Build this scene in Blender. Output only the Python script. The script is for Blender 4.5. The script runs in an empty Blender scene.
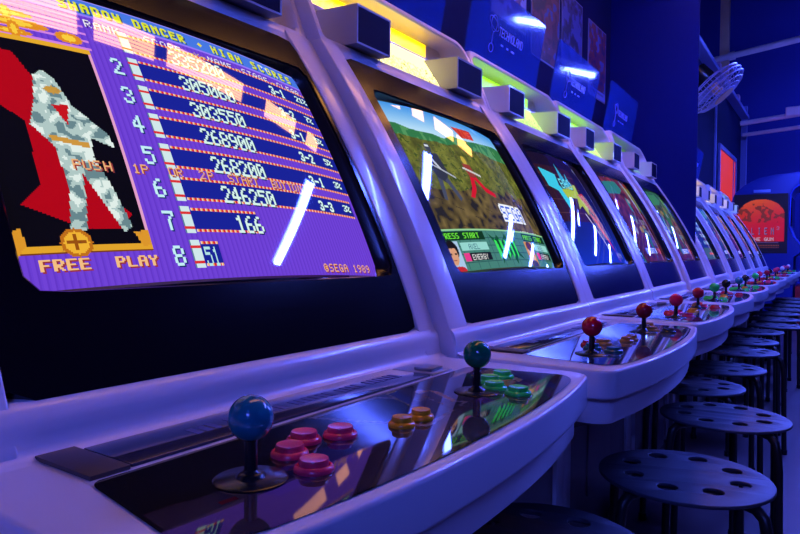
import bpy, bmesh, math, random
import numpy as np
from mathutils import Vector, Matrix
random.seed(7)
rng = np.random.default_rng(5)
SC = bpy.context.scene
COL = SC.collection

# ------------------------------------------------------------------ camera
H = 0.90
YAW, PITCH, ROLL, FPX = math.radians(34.2327), math.radians(-1.4942), math.radians(0.4587), 637.53
cam_d = bpy.data.cameras.new('camera')
cam_d.sensor_width = 36.0
cam_d.lens = 36.0 * FPX / 800.0
cam_d.clip_start = 0.02
cam_d.dof.use_dof = False
cam = bpy.data.objects.new('camera', cam_d)
COL.objects.link(cam)
_r = Vector((math.cos(YAW), math.sin(YAW), 0)); _d = Vector((-math.sin(YAW), math.cos(YAW), 0)); _u = Vector((0, 0, 1))
_d2 = _d * math.cos(PITCH) + _u * math.sin(PITCH); _u2 = _u * math.cos(PITCH) - _d * math.sin(PITCH)
_r3 = _r * math.cos(ROLL) + _u2 * math.sin(ROLL); _u3 = _u2 * math.cos(ROLL) - _r * math.sin(ROLL)
cam.matrix_world = Matrix(((_r3.x, _u3.x, -_d2.x, 0), (_r3.y, _u3.y, -_d2.y, 0), (_r3.z, _u3.z, -_d2.z, H), (0, 0, 0, 1)))
SC.camera = cam

# ------------------------------------------------------------------ world and view
w = bpy.data.worlds.new('world'); SC.world = w; w.use_nodes = True
w.node_tree.nodes['Background'].inputs[0].default_value = (0.01, 0.012, 0.06, 1)
w.node_tree.nodes['Background'].inputs[1].default_value = 0.2
SC.view_settings.view_transform = 'Standard'
SC.view_settings.look = 'None'
SC.view_settings.gamma = 1.0
SC.view_settings.use_curve_mapping = False
SC.view_settings.exposure = 0.0

TUBE_COL, TUBE_POW = (0.072, 0.118, 1.0), 235.0       # blue party tubes
STRIP_COL, STRIP_POW = (1.0, 0.42, 0.10), 11.0      # orange louvred strip light over the row

# ------------------------------------------------------------------ helpers
def lin(c):
    return tuple(((v / 255.0) / 12.92 if v / 255.0 <= 0.04045 else ((v / 255.0 + 0.055) / 1.055) ** 2.4) for v in c)

MATS = {}
def mat(key, color=(0.5, 0.5, 0.5), rough=0.5, metal=0.0, coat=0.0, emit=None, estr=0.0, spec=0.5, trans=0.0, bump=0.0, bscale=60.0,
        var=0.0, alpha=1.0, sample=True, ior=1.45):
    if key in MATS: return MATS[key]
    m = bpy.data.materials.new(key); m.use_nodes = True
    nt = m.node_tree; b = nt.nodes['Principled BSDF']
    b.inputs['Base Color'].default_value = (*color, 1)
    b.inputs['Roughness'].default_value = rough
    b.inputs['Metallic'].default_value = metal
    b.inputs['Coat Weight'].default_value = coat
    b.inputs['Coat Roughness'].default_value = 0.04
    b.inputs['Specular IOR Level'].default_value = spec
    b.inputs['Transmission Weight'].default_value = trans
    b.inputs['Alpha'].default_value = alpha
    b.inputs['IOR'].default_value = ior
    if emit:
        b.inputs['Emission Color'].default_value = (*emit, 1)
        b.inputs['Emission Strength'].default_value = estr
    if var > 0 or bump > 0:
        tc = nt.nodes.new('ShaderNodeTexCoord'); ns = nt.nodes.new('ShaderNodeTexNoise')
        ns.inputs['Scale'].default_value = bscale; ns.inputs['Detail'].default_value = 4
        nt.links.new(tc.outputs['Object'], ns.inputs['Vector'])
        if var > 0:
            mp = nt.nodes.new('ShaderNodeMapRange'); mp.inputs[3].default_value = 1 - var; mp.inputs[4].default_value = 1 + var
            nt.links.new(ns.outputs['Fac'], mp.inputs[0])
            mx = nt.nodes.new('ShaderNodeMix'); mx.data_type = 'RGBA'; mx.blend_type = 'MULTIPLY'
            mx.inputs[0].default_value = 1.0; mx.inputs[6].default_value = (*color, 1)
            nt.links.new(mp.outputs[0], mx.inputs[7]); nt.links.new(mx.outputs[2], b.inputs['Base Color'])
        if bump > 0:
            bp = nt.nodes.new('ShaderNodeBump'); bp.inputs['Strength'].default_value = bump; bp.inputs['Distance'].default_value = 0.002
            nt.links.new(ns.outputs['Fac'], bp.inputs['Height']); nt.links.new(bp.outputs[0], b.inputs['Normal'])
    if not sample: m.cycles.emission_sampling = 'NONE'
    MATS[key] = m
    return m

def attr_mat(key, mode='base', rough=0.1, strength=1.0, coat=0.0, spec=0.5, ior=1.45):
    """a printed surface ('base') or a lit picture ('emit') read from the mesh's own colour attribute"""
    if key in MATS: return MATS[key]
    m = bpy.data.materials.new(key); m.use_nodes = True
    nt = m.node_tree; b = nt.nodes['Principled BSDF']
    a = nt.nodes.new('ShaderNodeAttribute'); a.attribute_name = 'art'
    b.inputs['Roughness'].default_value = rough; b.inputs['Coat Weight'].default_value = coat; b.inputs['Coat Roughness'].default_value = 0.03
    b.inputs['Specular IOR Level'].default_value = spec; b.inputs['IOR'].default_value = ior
    if mode == 'base':
        nt.links.new(a.outputs['Color'], b.inputs['Base Color'])
    else:
        b.inputs['Base Color'].default_value = (0.004, 0.004, 0.006, 1)
        nt.links.new(a.outputs['Color'], b.inputs['Emission Color']); b.inputs['Emission Strength'].default_value = strength
        m.cycles.emission_sampling = 'NONE'
    MATS[key] = m
    return m

def link(name, me, m=None, parent=None, loc=(0, 0, 0), rot=(0, 0, 0)):
    o = bpy.data.objects.new(name, me); COL.objects.link(o)
    if m is not None and me is not None:
        if not me.materials: me.materials.append(m)
        else:
            o.material_slots[0].link = 'OBJECT'; o.material_slots[0].material = m
    o.parent = parent; o.location = loc; o.rotation_euler = rot
    return o

def mesh(name, V, F, smooth=False, bevel=0.0, seg=2, ang=30, sm_ang=None):
    me = bpy.data.meshes.new(name)
    bm = bmesh.new()
    vs = [bm.verts.new(v) for v in V]
    for f in F:
        try: bm.faces.new([vs[i] for i in f])
        except ValueError: pass
    bmesh.ops.recalc_face_normals(bm, faces=bm.faces)
    if bevel > 0:
        ed = [e for e in bm.edges if len(e.link_faces) == 2 and e.calc_face_angle(0) > math.radians(ang)]
        bmesh.ops.bevel(bm, geom=ed, offset=bevel, segments=seg, profile=0.6, affect='EDGES', clamp_overlap=True)
        smooth = True
    bm.to_mesh(me); bm.free()
    if smooth:
        me.polygons.foreach_set('use_smooth', [True] * len(me.polygons))
        try: me.set_sharp_from_angle(angle=math.radians(sm_ang or 40))
        except Exception: pass
    return me

def box(cx, cy, cz, sx, sy, sz):
    V = [(cx + a * sx / 2, cy + b * sy / 2, cz + c * sz / 2) for a in (-1, 1) for b in (-1, 1) for c in (-1, 1)]
    F = [(0, 1, 3, 2), (4, 6, 7, 5), (0, 4, 5, 1), (2, 3, 7, 6), (0, 2, 6, 4), (1, 5, 7, 3)]
    return V, F

def merge(*parts):
    V, F = [], []
    for v, f in parts:
        n = len(V); V += list(v); F += [tuple(i + n for i in q) for q in f]
    return V, F

def prism_y(P, y0, y1):
    """profile of (x,z) points extruded along y"""
    n = len(P)
    V = [(x, y0, z) for x, z in P] + [(x, y1, z) for x, z in P]
    F = [tuple(range(n)), tuple(range(2 * n - 1, n - 1, -1))] + [(i, (i + 1) % n, (i + 1) % n + n, i + n) for i in range(n)]
    return V, F

def prism_z(P, z0, z1):
    n = len(P)
    V = [(x, y, z0) for x, y in P] + [(x, y, z1) for x, y in P]
    F = [tuple(range(n)), tuple(range(2 * n - 1, n - 1, -1))] + [(i, (i + 1) % n, (i + 1) % n + n, i + n) for i in range(n)]
    return V, F

def lathe(P, n=32, cx=0, cy=0, cz=0):
    """P: (r,z) from bottom to top, closed with caps where r==0"""
    V, F = [], []
    for r, z in P:
        for k in range(n):
            a = 2 * math.pi * k / n; V.append((cx + r * math.cos(a), cy + r * math.sin(a), cz + z))
    for i in range(len(P) - 1):
        for k in range(n):
            k2 = (k + 1) % n
            F.append((i * n + k, i * n + k2, (i + 1) * n + k2, (i + 1) * n + k))
    F.append(tuple(range(n))[::-1]); F.append(tuple((len(P) - 1) * n + k for k in range(n)))
    return V, F

def tube(pts, r, n=10):
    pts = [Vector(p) for p in pts]; V, F = [], []
    up = Vector((0, 0, 1)); prev = None
    for i, p in enumerate(pts):
        t = (pts[min(i + 1, len(pts) - 1)] - pts[max(i - 1, 0)]).normalized()
        if prev is None:
            a = t.cross(up);
            if a.length < 1e-3: a = t.cross(Vector((1, 0, 0)))
            a.normalize()
        else:
            a = (prev - t * prev.dot(t)).normalized()
        prev = a; b = t.cross(a)
        for k in range(n):
            an = 2 * math.pi * k / n; V.append(tuple(p + (a * math.cos(an) + b * math.sin(an)) * r))
    for i in range(len(pts) - 1):
        for k in range(n):
            k2 = (k + 1) % n; F.append((i * n + k, i * n + k2, (i + 1) * n + k2, (i + 1) * n + k))
    F.append(tuple(range(n))[::-1]); F.append(tuple((len(pts) - 1) * n + k for k in range(n)))
    return V, F

def tag(o, label=None, cat=None, group=None, kind=None):
    if label: o['label'] = label
    if cat: o['category'] = cat
    if group: o['group'] = group
    if kind: o['kind'] = kind
    return o
def empty(name, loc=(0, 0, 0), rz=0.0):
    o = bpy.data.objects.new(name, None); COL.objects.link(o); o.location = loc; o.rotation_euler = (0, 0, rz); o.empty_display_size = 0.1
    return o
def struct(name, vf, m, bevel=0.0):
    o = link(name, mesh(name, *vf, bevel=bevel), m); o['kind'] = 'structure'; return o

def grid_art(name, fn, art, smooth=True, back=None):
    """art: (h,w,3) sRGB 0..255 picture, row 0 on top; fn(u,v)->xyz arrays with u left..right, v bottom..top. One quad per picture element"""
    h, wd = art.shape[:2]
    U, Vv = np.meshgrid(np.linspace(0, 1, wd + 1), np.linspace(1, 0, h + 1))
    X, Y, Z = fn(U, Vv)
    co = np.stack([X, Y, Z], -1).reshape(-1, 3)
    idx = np.arange((h + 1) * (wd + 1)).reshape(h + 1, wd + 1)
    F = np.stack([idx[1:, :-1], idx[1:, 1:], idx[:-1, 1:], idx[:-1, :-1]], -1).reshape(-1, 4)
    me = bpy.data.meshes.new(name)
    me.vertices.add(len(co)); me.vertices.foreach_set('co', co.astype(np.float32).ravel())
    me.loops.add(F.size); me.loops.foreach_set('vertex_index', F.astype(np.int32).ravel())
    me.polygons.add(len(F)); me.polygons.foreach_set('loop_start', np.arange(0, F.size, 4, dtype=np.int32))
    me.update(calc_edges=True)
    me.polygons.foreach_set('use_smooth', np.full(len(F), smooth))
    a = art.astype(float) / 255.0
    a = np.where(a <= 0.04045, a / 12.92, ((a + 0.055) / 1.055) ** 2.4)
    c = np.concatenate([a, np.ones(a.shape[:2] + (1,))], -1).reshape(-1, 1, 4).repeat(4, 1)
    at = me.color_attributes.new('art', 'FLOAT_COLOR', 'CORNER')
    at.data.foreach_set('color', c.astype(np.float32).ravel())
    me.validate()
    return me

# ------------------------------------------------------------------ dot-matrix letters
FONT = {}
_f = '''A 0E11111F111111|B 1E11111E11111E|C 0E11101010110E|D 1E11111111111E|E 1F10101E10101F|F 1F10101E101010|G 0E11101713110F|H 1111111F111111|I 0E04040404040E|J 0702020202120C|K 11121418141211|L 1010101010101F|M 111B1515111111|N 11191513111111|O 0E11111111110E|P 1E11111E101010|Q 0E11111115120D|R 1E11111E141211|S 0F10100E01011E|T 1F040404040404|U 1111111111110E|V 111111110A0A04|W 1111111515150A|X 11110A040A1111|Y 11110A04040404|Z 1F01020408101F|0 0E11131519110E|1 040C040404040E|2 0E11010204081F|3 0E11010601110E|4 02060A121F0202|5 1F101E0101110E|6 0608101E11110E|7 1F010204040404|8 0E11110E11110E|9 0E11110F01020C|- 0000001F000000|. 00000000000C0C|% 18190204081303|x 00110A040A1100|c 0E1117151711 0E|* 00040E1F0E0400|! 04040404040004'''
for tok in _f.replace('11 0E', '110E').split('|'):
    k, hx = tok.split(' '); FONT[k] = [int(hx[2 * i:2 * i + 2], 16) for i in range(7)]
def text(A, x, y, s, col, sx=1, sy=1, gap=1, shadow=None, bold=False):
    for ch in s:
        g = FONT.get(ch)
        if g:
            for r in range(7):
                for c in range(5):
                    if g[r] >> (4 - c) & 1:
                        for dx, dy, cc in (((1, 1, shadow),) if shadow else ()) + ((0, 0, col),):
                            X, Y = int(x + c * sx + dx), int(y + r * sy + dy)
                            A[max(Y, 0):max(Y + math.ceil(sy), 0), max(X, 0):max(X + math.ceil(sx) + (1 if bold else 0), 0)] = cc
        x += (5 + gap) * sx
def poly(A, P, col):
    h, wd = A.shape[:2]; yy, xx = np.mgrid[0:h, 0:wd]; ins = np.zeros((h, wd), bool); n = len(P)
    for i in range(n):
        x1, y1 = P[i]; x2, y2 = P[(i + 1) % n]
        if y1 == y2: continue
        c = ((y1 > yy) != (y2 > yy)) & (xx < (x2 - x1) * (yy - y1) / (y2 - y1) + x1); ins ^= c
    A[ins] = col
    return ins
def ell(A, cx, cy, rx, ry, col):
    h, wd = A.shape[:2]; yy, xx = np.mgrid[0:h, 0:wd]; m = ((xx - cx) / rx) ** 2 + ((yy - cy) / ry) ** 2 <= 1; A[m] = col; return m
def line(A, x0, y0, x1, y1, col, wd=1):
    n = int(max(abs(x1 - x0), abs(y1 - y0)) + 1) * 2
    for t in np.linspace(0, 1, n):
        x, y = int(x0 + (x1 - x0) * t), int(y0 + (y1 - y0) * t); A[max(y, 0):max(y + wd, 0), max(x, 0):max(x + wd, 0)] = col
def blobs(h, wd, s, seed):
    r = np.random.default_rng(seed); g = r.random((h // s + 2, wd // s + 2))
    yy, xx = np.mgrid[0:h, 0:wd] / s; y0 = yy.astype(int); x0 = xx.astype(int); fy, fx = yy - y0, xx - x0
    return (g[y0, x0] * (1 - fy) * (1 - fx) + g[y0 + 1, x0] * fy * (1 - fx) + g[y0, x0 + 1] * (1 - fy) * fx + g[y0 + 1, x0 + 1] * fy * fx)

# ------------------------------------------------------------------ screen pictures
def art_scores():
    W_, H_ = 320, 224
    A = np.zeros((H_, W_, 3)); A[:] = (112, 66, 214)
    A[:, ::4] = (100, 56, 200); A[:, 1::4] = (106, 62, 210)
    # title bar
    A[0:16] = (70, 120, 226); A[15:17] = (150, 120, 250); A[0:1] = (150, 140, 255)
    text(A, 72, 4, 'SHADOW DANCER', (222, 226, 40), 1, 1.3, 3, (20, 60, 90), True)
    ell(A, 189, 8, 2, 2, (230, 220, 60))
    text(A, 202, 4, 'HIGH SCORES', (222, 226, 40), 1, 1.3, 4.6, (20, 60, 90), True)
    # gold ornaments and painted-in pink reflection lines above the black picture
    for k in range(5):
        A[20 + 7 * k:22 + 7 * k, 0:84] = (210, 130, 225)
    for cx, cy, rx, ry in ((34, 30, 16, 3), (38, 38, 20, 4), (34, 46, 12, 3), (34, 30, 4, 6), (36, 44, 4, 7), (70, 42, 9, 5), (8, 40, 8, 3)):
        ell(A, cx, cy, rx, ry, (226, 140, 30)); ell(A, cx, cy, rx * .5, ry * .6, (250, 206, 60))
    # black picture panel with a draped pale form on a red one (abstract)
    A[53:202, 3:80] = (10, 8, 12)
    A[53:202, 80:82] = (226, 160, 200); A[50:54, 0:82] = (230, 170, 40)
    poly(A, [(20, 62), (30, 64), (40, 88), (52, 110), (48, 142), (58, 160), (74, 178), (64, 188), (44, 188), (12, 172), (24, 160), (26, 116), (12, 104), (2, 98), (14, 90), (14, 76)], (176, 6, 18))
    m = poly(A, [(38, 80), (44, 75), (50, 80), (56, 100), (74, 120), (76, 130), (62, 124), (60, 138), (66, 158), (72, 186), (66, 190), (54, 160), (50, 150), (48, 168), (44, 188), (34, 190), (40, 160), (38, 132), (28, 118), (34, 100)], (176, 200, 196))
    yy, xx = np.mgrid[0:H_, 0:W_]
    nf = blobs(H_, W_, 5, 8) * .6 + blobs(H_, W_, 3, 9) * .4; st = (nf < 0.42) & m; A[st] = (104, 134, 140)
    st = (nf > 0.62) & m; A[st] = (224, 238, 232)
    poly(A, [(44, 102), (54, 100), (50, 116)], (196, 20, 24)); poly(A, [(36, 124), (60, 128), (60, 132), (38, 128)], (206, 150, 60))
    ell(A, 47, 90, 5, 3, (200, 150, 60))
    # gold foot trim
    A[198:202, 3:82] = (226, 164, 40); A[202:203, 3:82] = (120, 60, 20)
    ell(A, 36, 196, 9, 9, (190, 110, 20)); ell(A, 36, 196, 7, 7, (240, 180, 50)); A[191:201, 35:37] = (150, 80, 10); A[195:197, 31:42] = (150, 80, 10)
    poly(A, [(1, 190), (8, 186), (10, 196), (4, 204)], (220, 150, 40)); poly(A, [(72, 190), (82, 188), (82, 198), (76, 200)], (220, 150, 40))
    # header
    text(A, 86, 20, 'RANK', (240, 236, 246), 1, 1, 2, (60, 30, 120))
    text(A, 132, 20, 'SCORE', (240, 236, 246), 1, 1, 2, (60, 30, 120)); text(A, 172, 20, '-x-', (230, 200, 80), 1, 1, 1)
    text(A, 192, 20, 'NAME', (240, 236, 246), 1, 1, 2, (60, 30, 120)); text(A, 222, 20, '-', (230, 200, 80)); text(A, 230, 20, 'STAGE', (240, 236, 246), 1, 1, 2, (60, 30, 120))
    text(A, 268, 20, '-', (230, 200, 80)); text(A, 276, 20, 'CLEAR', (240, 236, 246), 1, 1, 2, (60, 30, 120))
    rows = [('1', '335200', '3-1', '21%', 320), ('2', '305060', '3-2', '7%', 320), ('3', '303550', '3-1', '5%', 320), ('4', '268900', '3-2', '5%', 320),
            ('5', '268200', '3-1', '3%', 320), ('6', '246250', '3-3', '3%', 312), ('7', '166', '', '', 176), ('8', '', '', '', 132)]
    for k, (rk, sc, stg, cl, xe) in enumerate(rows):
        y = 28 + int(24.6 * k) + (1 if k else 0)
        A[y - 2:y + 13, 116:xe] = (24, 34, 150)
        for yb in (y - 4, y + 12):
            A[yb:yb + 2, 118:xe] = (214, 40, 40); A[yb:yb + 2, 118:xe:4] = (250, 210, 190); A[yb:yb + 2, 119:xe:4] = (240, 170, 80)
        A[y - 5:y + 15, 109:117] = (208, 232, 234); A[y - 5:y + 15, 109:110] = (90, 130, 150); A[y - 1:y + 1, 109:117] = (220, 50, 50); A[y + 10:y + 12, 109:117] = (220, 50, 50)
        if k: text(A, 95, y - 1, rk, (196, 240, 246), 1.6, 2, 1, (20, 50, 110))
        text(A, 150 if len(sc) > 3 else 154, y, sc, (216, 246, 236), 1.5, 2, 1, (20, 40, 90))
        if len(sc) > 3:
            pass
        text(A, 260, y + 1, stg, (216, 246, 236), 1, 1.4, 2, (20, 40, 90), True); text(A, 297, y + 1, cl, (216, 246, 236), 1, 1, 1, (20, 40, 90), True)
    y = 28 + int(24.6 * 7) + 1
    text(A, 119, y, '51', (180, 230, 230), 1, 2, 1)
    text(A, 46, 141, 'PUSH  1P  OR  2P  START  BUTTON', (240, 176, 120), 1, 1, 1.4, (150, 60, 60))
    text(A, 14, 206, 'FREE  PLAY', (244, 190, 130), 1, 1, 2, (150, 50, 60), True)
    text(A, 236, 214, 'cSEGA 1989', (246, 176, 120), 1, 1, 2, (140, 50, 60))
    return A

def art_fighter():
    W_, H_ = 320, 224
    A = np.zeros((H_, W_, 3)); yy, xx = np.mgrid[0:H_, 0:W_]
    t = np.clip(yy / 34.0, 0, 1)[..., None]
    A[:] = (70, 150, 230) * (1 - t) + np.array((180, 220, 246)) * t
    n1, n2, n3 = blobs(H_, W_, 24, 1), blobs(H_, W_, 7, 2), blobs(H_, W_, 3, 3)
    hill = yy > 26 + 14 * np.sin(xx / 60.0) * 0.5 + 5 * n1 * 2
    A[hill] = (50, 120, 70); A[hill & (n2 > 0.55)] = (84, 150, 92)
    fld = yy > 46 + 6 * n1
    g = (0.55 + 0.5 * n2 + 0.25 * n3)[..., None]
    base = np.array((112, 116, 44)) * g
    A[fld] = base[fld]; A[fld & (n3 > 0.72)] = (62, 78, 26)
    low = yy > 104 + 20 * n1
    b2 = np.array((104, 88, 52)) * (0.45 + 0.75 * n2[..., None]); A[low] = b2[low]
    A[low & (n2 < 0.3)] = (38, 36, 40)
    for k in range(8):
        for j in range(6):
            if (k + j) % 2: line(A, 30 + 36 * k, 120 + 12 * j, 46 + 36 * k, 124 + 12 * j, (50, 44, 34), 1)
    # dark figure on the left, red-legged figure running in the middle
    ell(A, 66, 62, 6, 7, (60, 66, 84)); poly(A, [(54, 70), (80, 70), (84, 96), (72, 112), (56, 104), (50, 86)], (50, 54, 70))
    poly(A, [(56, 104), (64, 108), (56, 136), (50, 134)], (70, 76, 98)); poly(A, [(70, 108), (78, 104), (90, 132), (84, 136)], (70, 76, 98))
    line(A, 50, 84, 96, 102, (176, 182, 196), 2); line(A, 58, 74, 70, 90, (196, 200, 214), 3); A[58:61, 62:70] = (214, 220, 230)
    ell(A, 142, 72, 6, 7, (196, 170, 60)); poly(A, [(132, 78), (152, 78), (156, 98), (136, 100)], (150, 60, 50)); line(A, 128, 84, 168, 92, (206, 206, 206), 3)
    poly(A, [(136, 98), (146, 98), (138, 116), (122, 130), (114, 128), (128, 114)], (206, 24, 44))
    poly(A, [(144, 98), (154, 96), (168, 110), (190, 118), (188, 124), (164, 118)], (206, 24, 44))
    poly(A, [(160, 14), (220, 10), (218, 26), (178, 30)], (190, 50, 40)); text(A, 170, 14, 'TIME', (240, 90, 50), 2, 2, 1)
    # maker's logo, white with blue outline
    x0, y0 = 184, 136
    L = np.zeros((H_, W_, 3)); 
    for i, ch in enumerate('SEGA'): text(L, x0 + i * 19, y0, ch, (1, 1, 1), 3, 3, 1)
    on = L[..., 0] > 0
    dil = on.copy()
    for dy in range(-3, 4):
        for dx in range(-3, 4): dil |= np.roll(np.roll(on, dy, 0), dx, 1)
    d2 = on & np.roll(on, 1, 0) & np.roll(on, -1, 0) & np.roll(on, 1, 1) & np.roll(on, -1, 1)
    A[dil] = (240, 244, 252); A[on] = (50, 96, 214)
    text(A, 218, 172, 'cSEGA 1990', (230, 230, 240), 1, 1, 2)
    # lower status boards
    y0 = 184
    A[y0 - 10:, :] = (70, 130, 118)
    for y in range(y0 - 10, 224, 10): A[y:y + 1] = (40, 84, 84)
    for x in range(0, 320, 22): A[y0 - 10:, x:x + 1] = (40, 84, 84)
    A[y0 - 11:y0 - 9] = (150, 210, 150)
    for xs in (8, 216):
        A[y0 - 8:y0 + 3, xs:xs + 94] = (16, 54, 30); text(A, xs + 4, y0 - 6, 'PRESS START', (110, 230, 60), 1, 1, 2.2, (16, 40, 20), True)
        A[y0 + 6:y0 + 16, xs + 34:xs + 94] = (150, 214, 206); text(A, xs + 50, y0 + 8, 'AXEL', (60, 110, 130), 1, 1, 1)
        A[y0 + 19:y0 + 29, xs + 34:xs + 94] = (24, 30, 34); A[y0 + 19:y0 + 29, xs + 34:xs + 46] = (230, 60, 140); text(A, xs + 50, y0 + 21, 'ENERGY', (226, 226, 226), 1, 1, 1)
    A[y0 + 4:222, 6:38] = (170, 200, 230); ell(A, 22, y0 + 14, 12, 12, (26, 22, 26)); ell(A, 21, y0 + 20, 9, 12, (216, 158, 124)); ell(A, 22, y0 + 8, 10, 4, (26, 22, 26)); ell(A, 24, y0 + 38, 13, 5, (190, 40, 50)); A[y0 + 26:y0 + 27, 18:25] = (150, 60, 50); A[y0 + 18:y0 + 20, 16:20] = (40, 20, 20); A[y0 + 18:y0 + 20, 25:29] = (40, 20, 20)
    A[y0 + 4:222, 214:242] = (214, 150, 50); ell(A, 228, y0 + 20, 9, 13, (226, 190, 140)); ell(A, 228, y0 + 10, 10, 7, (90, 50, 20)); ell(A, 228, y0 + 36, 12, 6, (60, 60, 90))
    poly(A, [(112, 178), (126, 186), (134, 180), (142, 190), (158, 178), (164, 190), (186, 182), (178, 198), (196, 214), (176, 206), (168, 220), (160, 206), (146, 214), (142, 204), (126, 220), (130, 202)], (16, 80, 40))
    for k in range(5): poly(A, [(122 + 13 * k, 186), (128 + 13 * k, 188), (132 + 12 * k, 206), (124 + 13 * k, 212)], (60, 230, 90))
    return A

def art_logo():
    W_, H_ = 200, 150
    A = np.zeros((H_, W_, 3)); yy, xx = np.mgrid[0:H_, 0:W_]
    t = (yy / H_)[..., None]
    A[:] = np.array((26, 14, 30)) * (1 - t) + np.array((20, 50, 190)) * t ** 1.3
    A[18:96, 10:120] = (46, 22, 34)
    for k in range(4): A[30 + 18 * k, 10:120] = (90, 60, 60); A[18:96, 30 + 24 * k] = (66, 40, 50)
    poly(A, [(24, 22), (60, 30), (54, 46), (70, 60), (52, 84), (44, 54), (26, 48)], (60, 200, 230))
    poly(A, [(70, 34), (78, 12), (84, 40), (96, 24), (92, 46), (70, 48)], (50, 160, 210))
    poly(A, [(56, 52), (110, 40), (104, 60), (118, 72), (104, 86), (96, 72), (80, 78), (92, 62), (60, 64)], (170, 190, 40))
    poly(A, [(100, 56), (122, 52), (146, 110), (126, 84)], (180, 50, 60)); poly(A, [(108, 80), (126, 90), (150, 136), (124, 108)], (220, 60, 60))
    for k in range(6): line(A, 104 + 5 * k, 56, 118 + 6 * k, 118, (214, 210, 226), 1)
    line(A, 92, 84, 124, 136, (206, 206, 230), 2)
    text(A, 62, 36, 'BAD', (120, 230, 240), 2, 2, 1, (20, 30, 70))
    text(A, 150, 136, 'c1991', (150, 150, 220))
    return A

def art_stage(seed, top, mid, low, hud):
    W_, H_ = 160, 120
    A = np.zeros((H_, W_, 3)); yy, xx = np.mgrid[0:H_, 0:W_]
    n1, n2 = blobs(H_, W_, 20, seed), blobs(H_, W_, 6, seed + 1)
    t = np.clip(yy / H_, 0, 1)[..., None]
    A[:] = np.where(t < 0.5, np.array(top) * (1 - 2 * t) + np.array(mid) * 2 * t, np.array(mid) * (2 - 2 * t) + np.array(low) * (2 * t - 1)) * (0.5 + n2[..., None])
    A[n1 > 0.72] = np.array(hud) * 0.8
    r = np.random.default_rng(seed)
    for k in range(10):
        x, y = r.integers(10, 140), r.integers(30, 100); c = [(220, 60, 40), (240, 200, 60), (60, 200, 220), (230, 230, 240), (60, 60, 80)][k % 5]
        ell(A, x, y, r.integers(3, 9), r.integers(3, 12), c)
    poly(A, [(10, 8), (70, 4), (80, 16), (60, 24), (16, 26)], hud); poly(A, [(90, 10), (150, 6), (140, 40), (120, 50)], np.array(hud)[::-1])
    text(A, 60, 62, 'HI SCORE', (236, 236, 246)); text(A, 78, 78, 'START', (240, 230, 240), 1, 1, 1); text(A, 96, 92, '1P 2P', (236, 180, 180))
    A *= .62
    A[102:110, 40:90] = (60, 90, 220); text(A, 44, 103, 'CREDIT 0', (230, 240, 250))
    text(A, 100, 103, 'PUSH', (250, 90, 60))
    return A

def art_table():
    W_, H_ = 160, 120
    A = np.zeros((H_, W_, 3)); A[:] = (22, 40, 110)
    for k in range(6):
        text(A, 20, 14 + 14 * k, '%d  %d00' % (k + 1, 987 - 61 * k), (170, 220, 250), 2, 1); text(A, 118, 14 + 14 * k, 'ABC', (120, 200, 240))
    A[98:, :] = (60, 90, 80); A[108:112, 60:120] = (200, 80, 40)
    return A

def art_panel(seed, kind):
    W_, H_ = 180, 60            # row 0 = back edge
    A = np.zeros((H_, W_, 3)); yy, xx = np.mgrid[0:H_, 0:W_]; n = blobs(H_, W_, 5, seed); r = np.random.default_rng(seed)
    if kind == 1:
        A[:] = (74, 58, 66); A[n > .6] = (84, 66, 68)
        poly(A, [(0, 0), (92, 0), (84, 26), (40, 34), (0, 30)], (10, 9, 16))
        poly(A, [(20, 34), (60, 26), (56, 40), (24, 46)], (40, 34, 110))
        poly(A, [(62, 22), (90, 14), (84, 32), (66, 40)], (30, 26, 60))
        A[38:40, 14:18] = (150, 20, 30)
        poly(A, [(70, 2), (106, 2), (118, 34), (84, 40)], (150, 134, 120)); poly(A, [(72, 4), (105, 4), (116, 33), (86, 38)], (14, 14, 26))
        for k in range(26):
            x = 110 + int(r.integers(0, 66)); y = int(r.integers(-4, 50)); c = [(30, 110, 80), (206, 150, 60), (120, 60, 130), (40, 60, 130), (190, 180, 90), (60, 40, 50)][k % 6]
            poly(A, [(x, y), (x + 6, y + 1), (x - 10, y + 26), (x - 14, y + 25)], c)
        poly(A, [(124, 0), (164, 0), (150, 24), (126, 22)], (12, 14, 24))
        line(A, 60, 0, 90, 59, (96, 84, 90)); line(A, 122, 0, 96, 59, (96, 84, 90))
    else:
        c1 = [(60, 60, 110), (40, 44, 90), (90, 80, 120)][seed % 3]
        A[:] = c1; A[n > .62] = np.array(c1) * .7
        A[0:26, 14:80] = (12, 12, 22); poly(A, [(92, 0), (150, 0), (160, 24), (96, 30)], (16, 16, 30))
        for k in range(14):
            x = int(r.integers(8, 168)); y = int(r.integers(0, 40)); c = [(160, 120, 60), (70, 90, 190), (190, 190, 220), (30, 110, 120), (150, 40, 50)][k % 5]
            poly(A, [(x, y), (x + 3, y), (x + 16, y + 22), (x + 11, y + 22)], c)
    A *= .72
    A[:, 0:1] = (8, 8, 10); A[:, -1:] = (8, 8, 10); A[-1:] = (8, 8, 10); A[0:1] = (8, 8, 10)
    return A

def art_marquee(c_bg):
    W_, H_ = 150, 24
    A = np.zeros((H_, W_, 3)); A[:] = c_bg
    r = np.random.default_rng(3)
    for x in range(2, 148, 2):
        for y in range(12, 24):
            if r.random() < 0.18 + 0.03 * (y - 12): A[y:y + 1, x:x + 1 + int(r.random() < .5)] = (40, 40, 20)
    return A
def art_yellow(c_bg):
    W_, H_ = 150, 14
    A = np.zeros((H_, W_, 3)); A[:] = c_bg
    text(A, 65, 4, 'GUARD 25', tuple(np.array(c_bg) * .62), 1, 1, 1)
    return A

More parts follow.
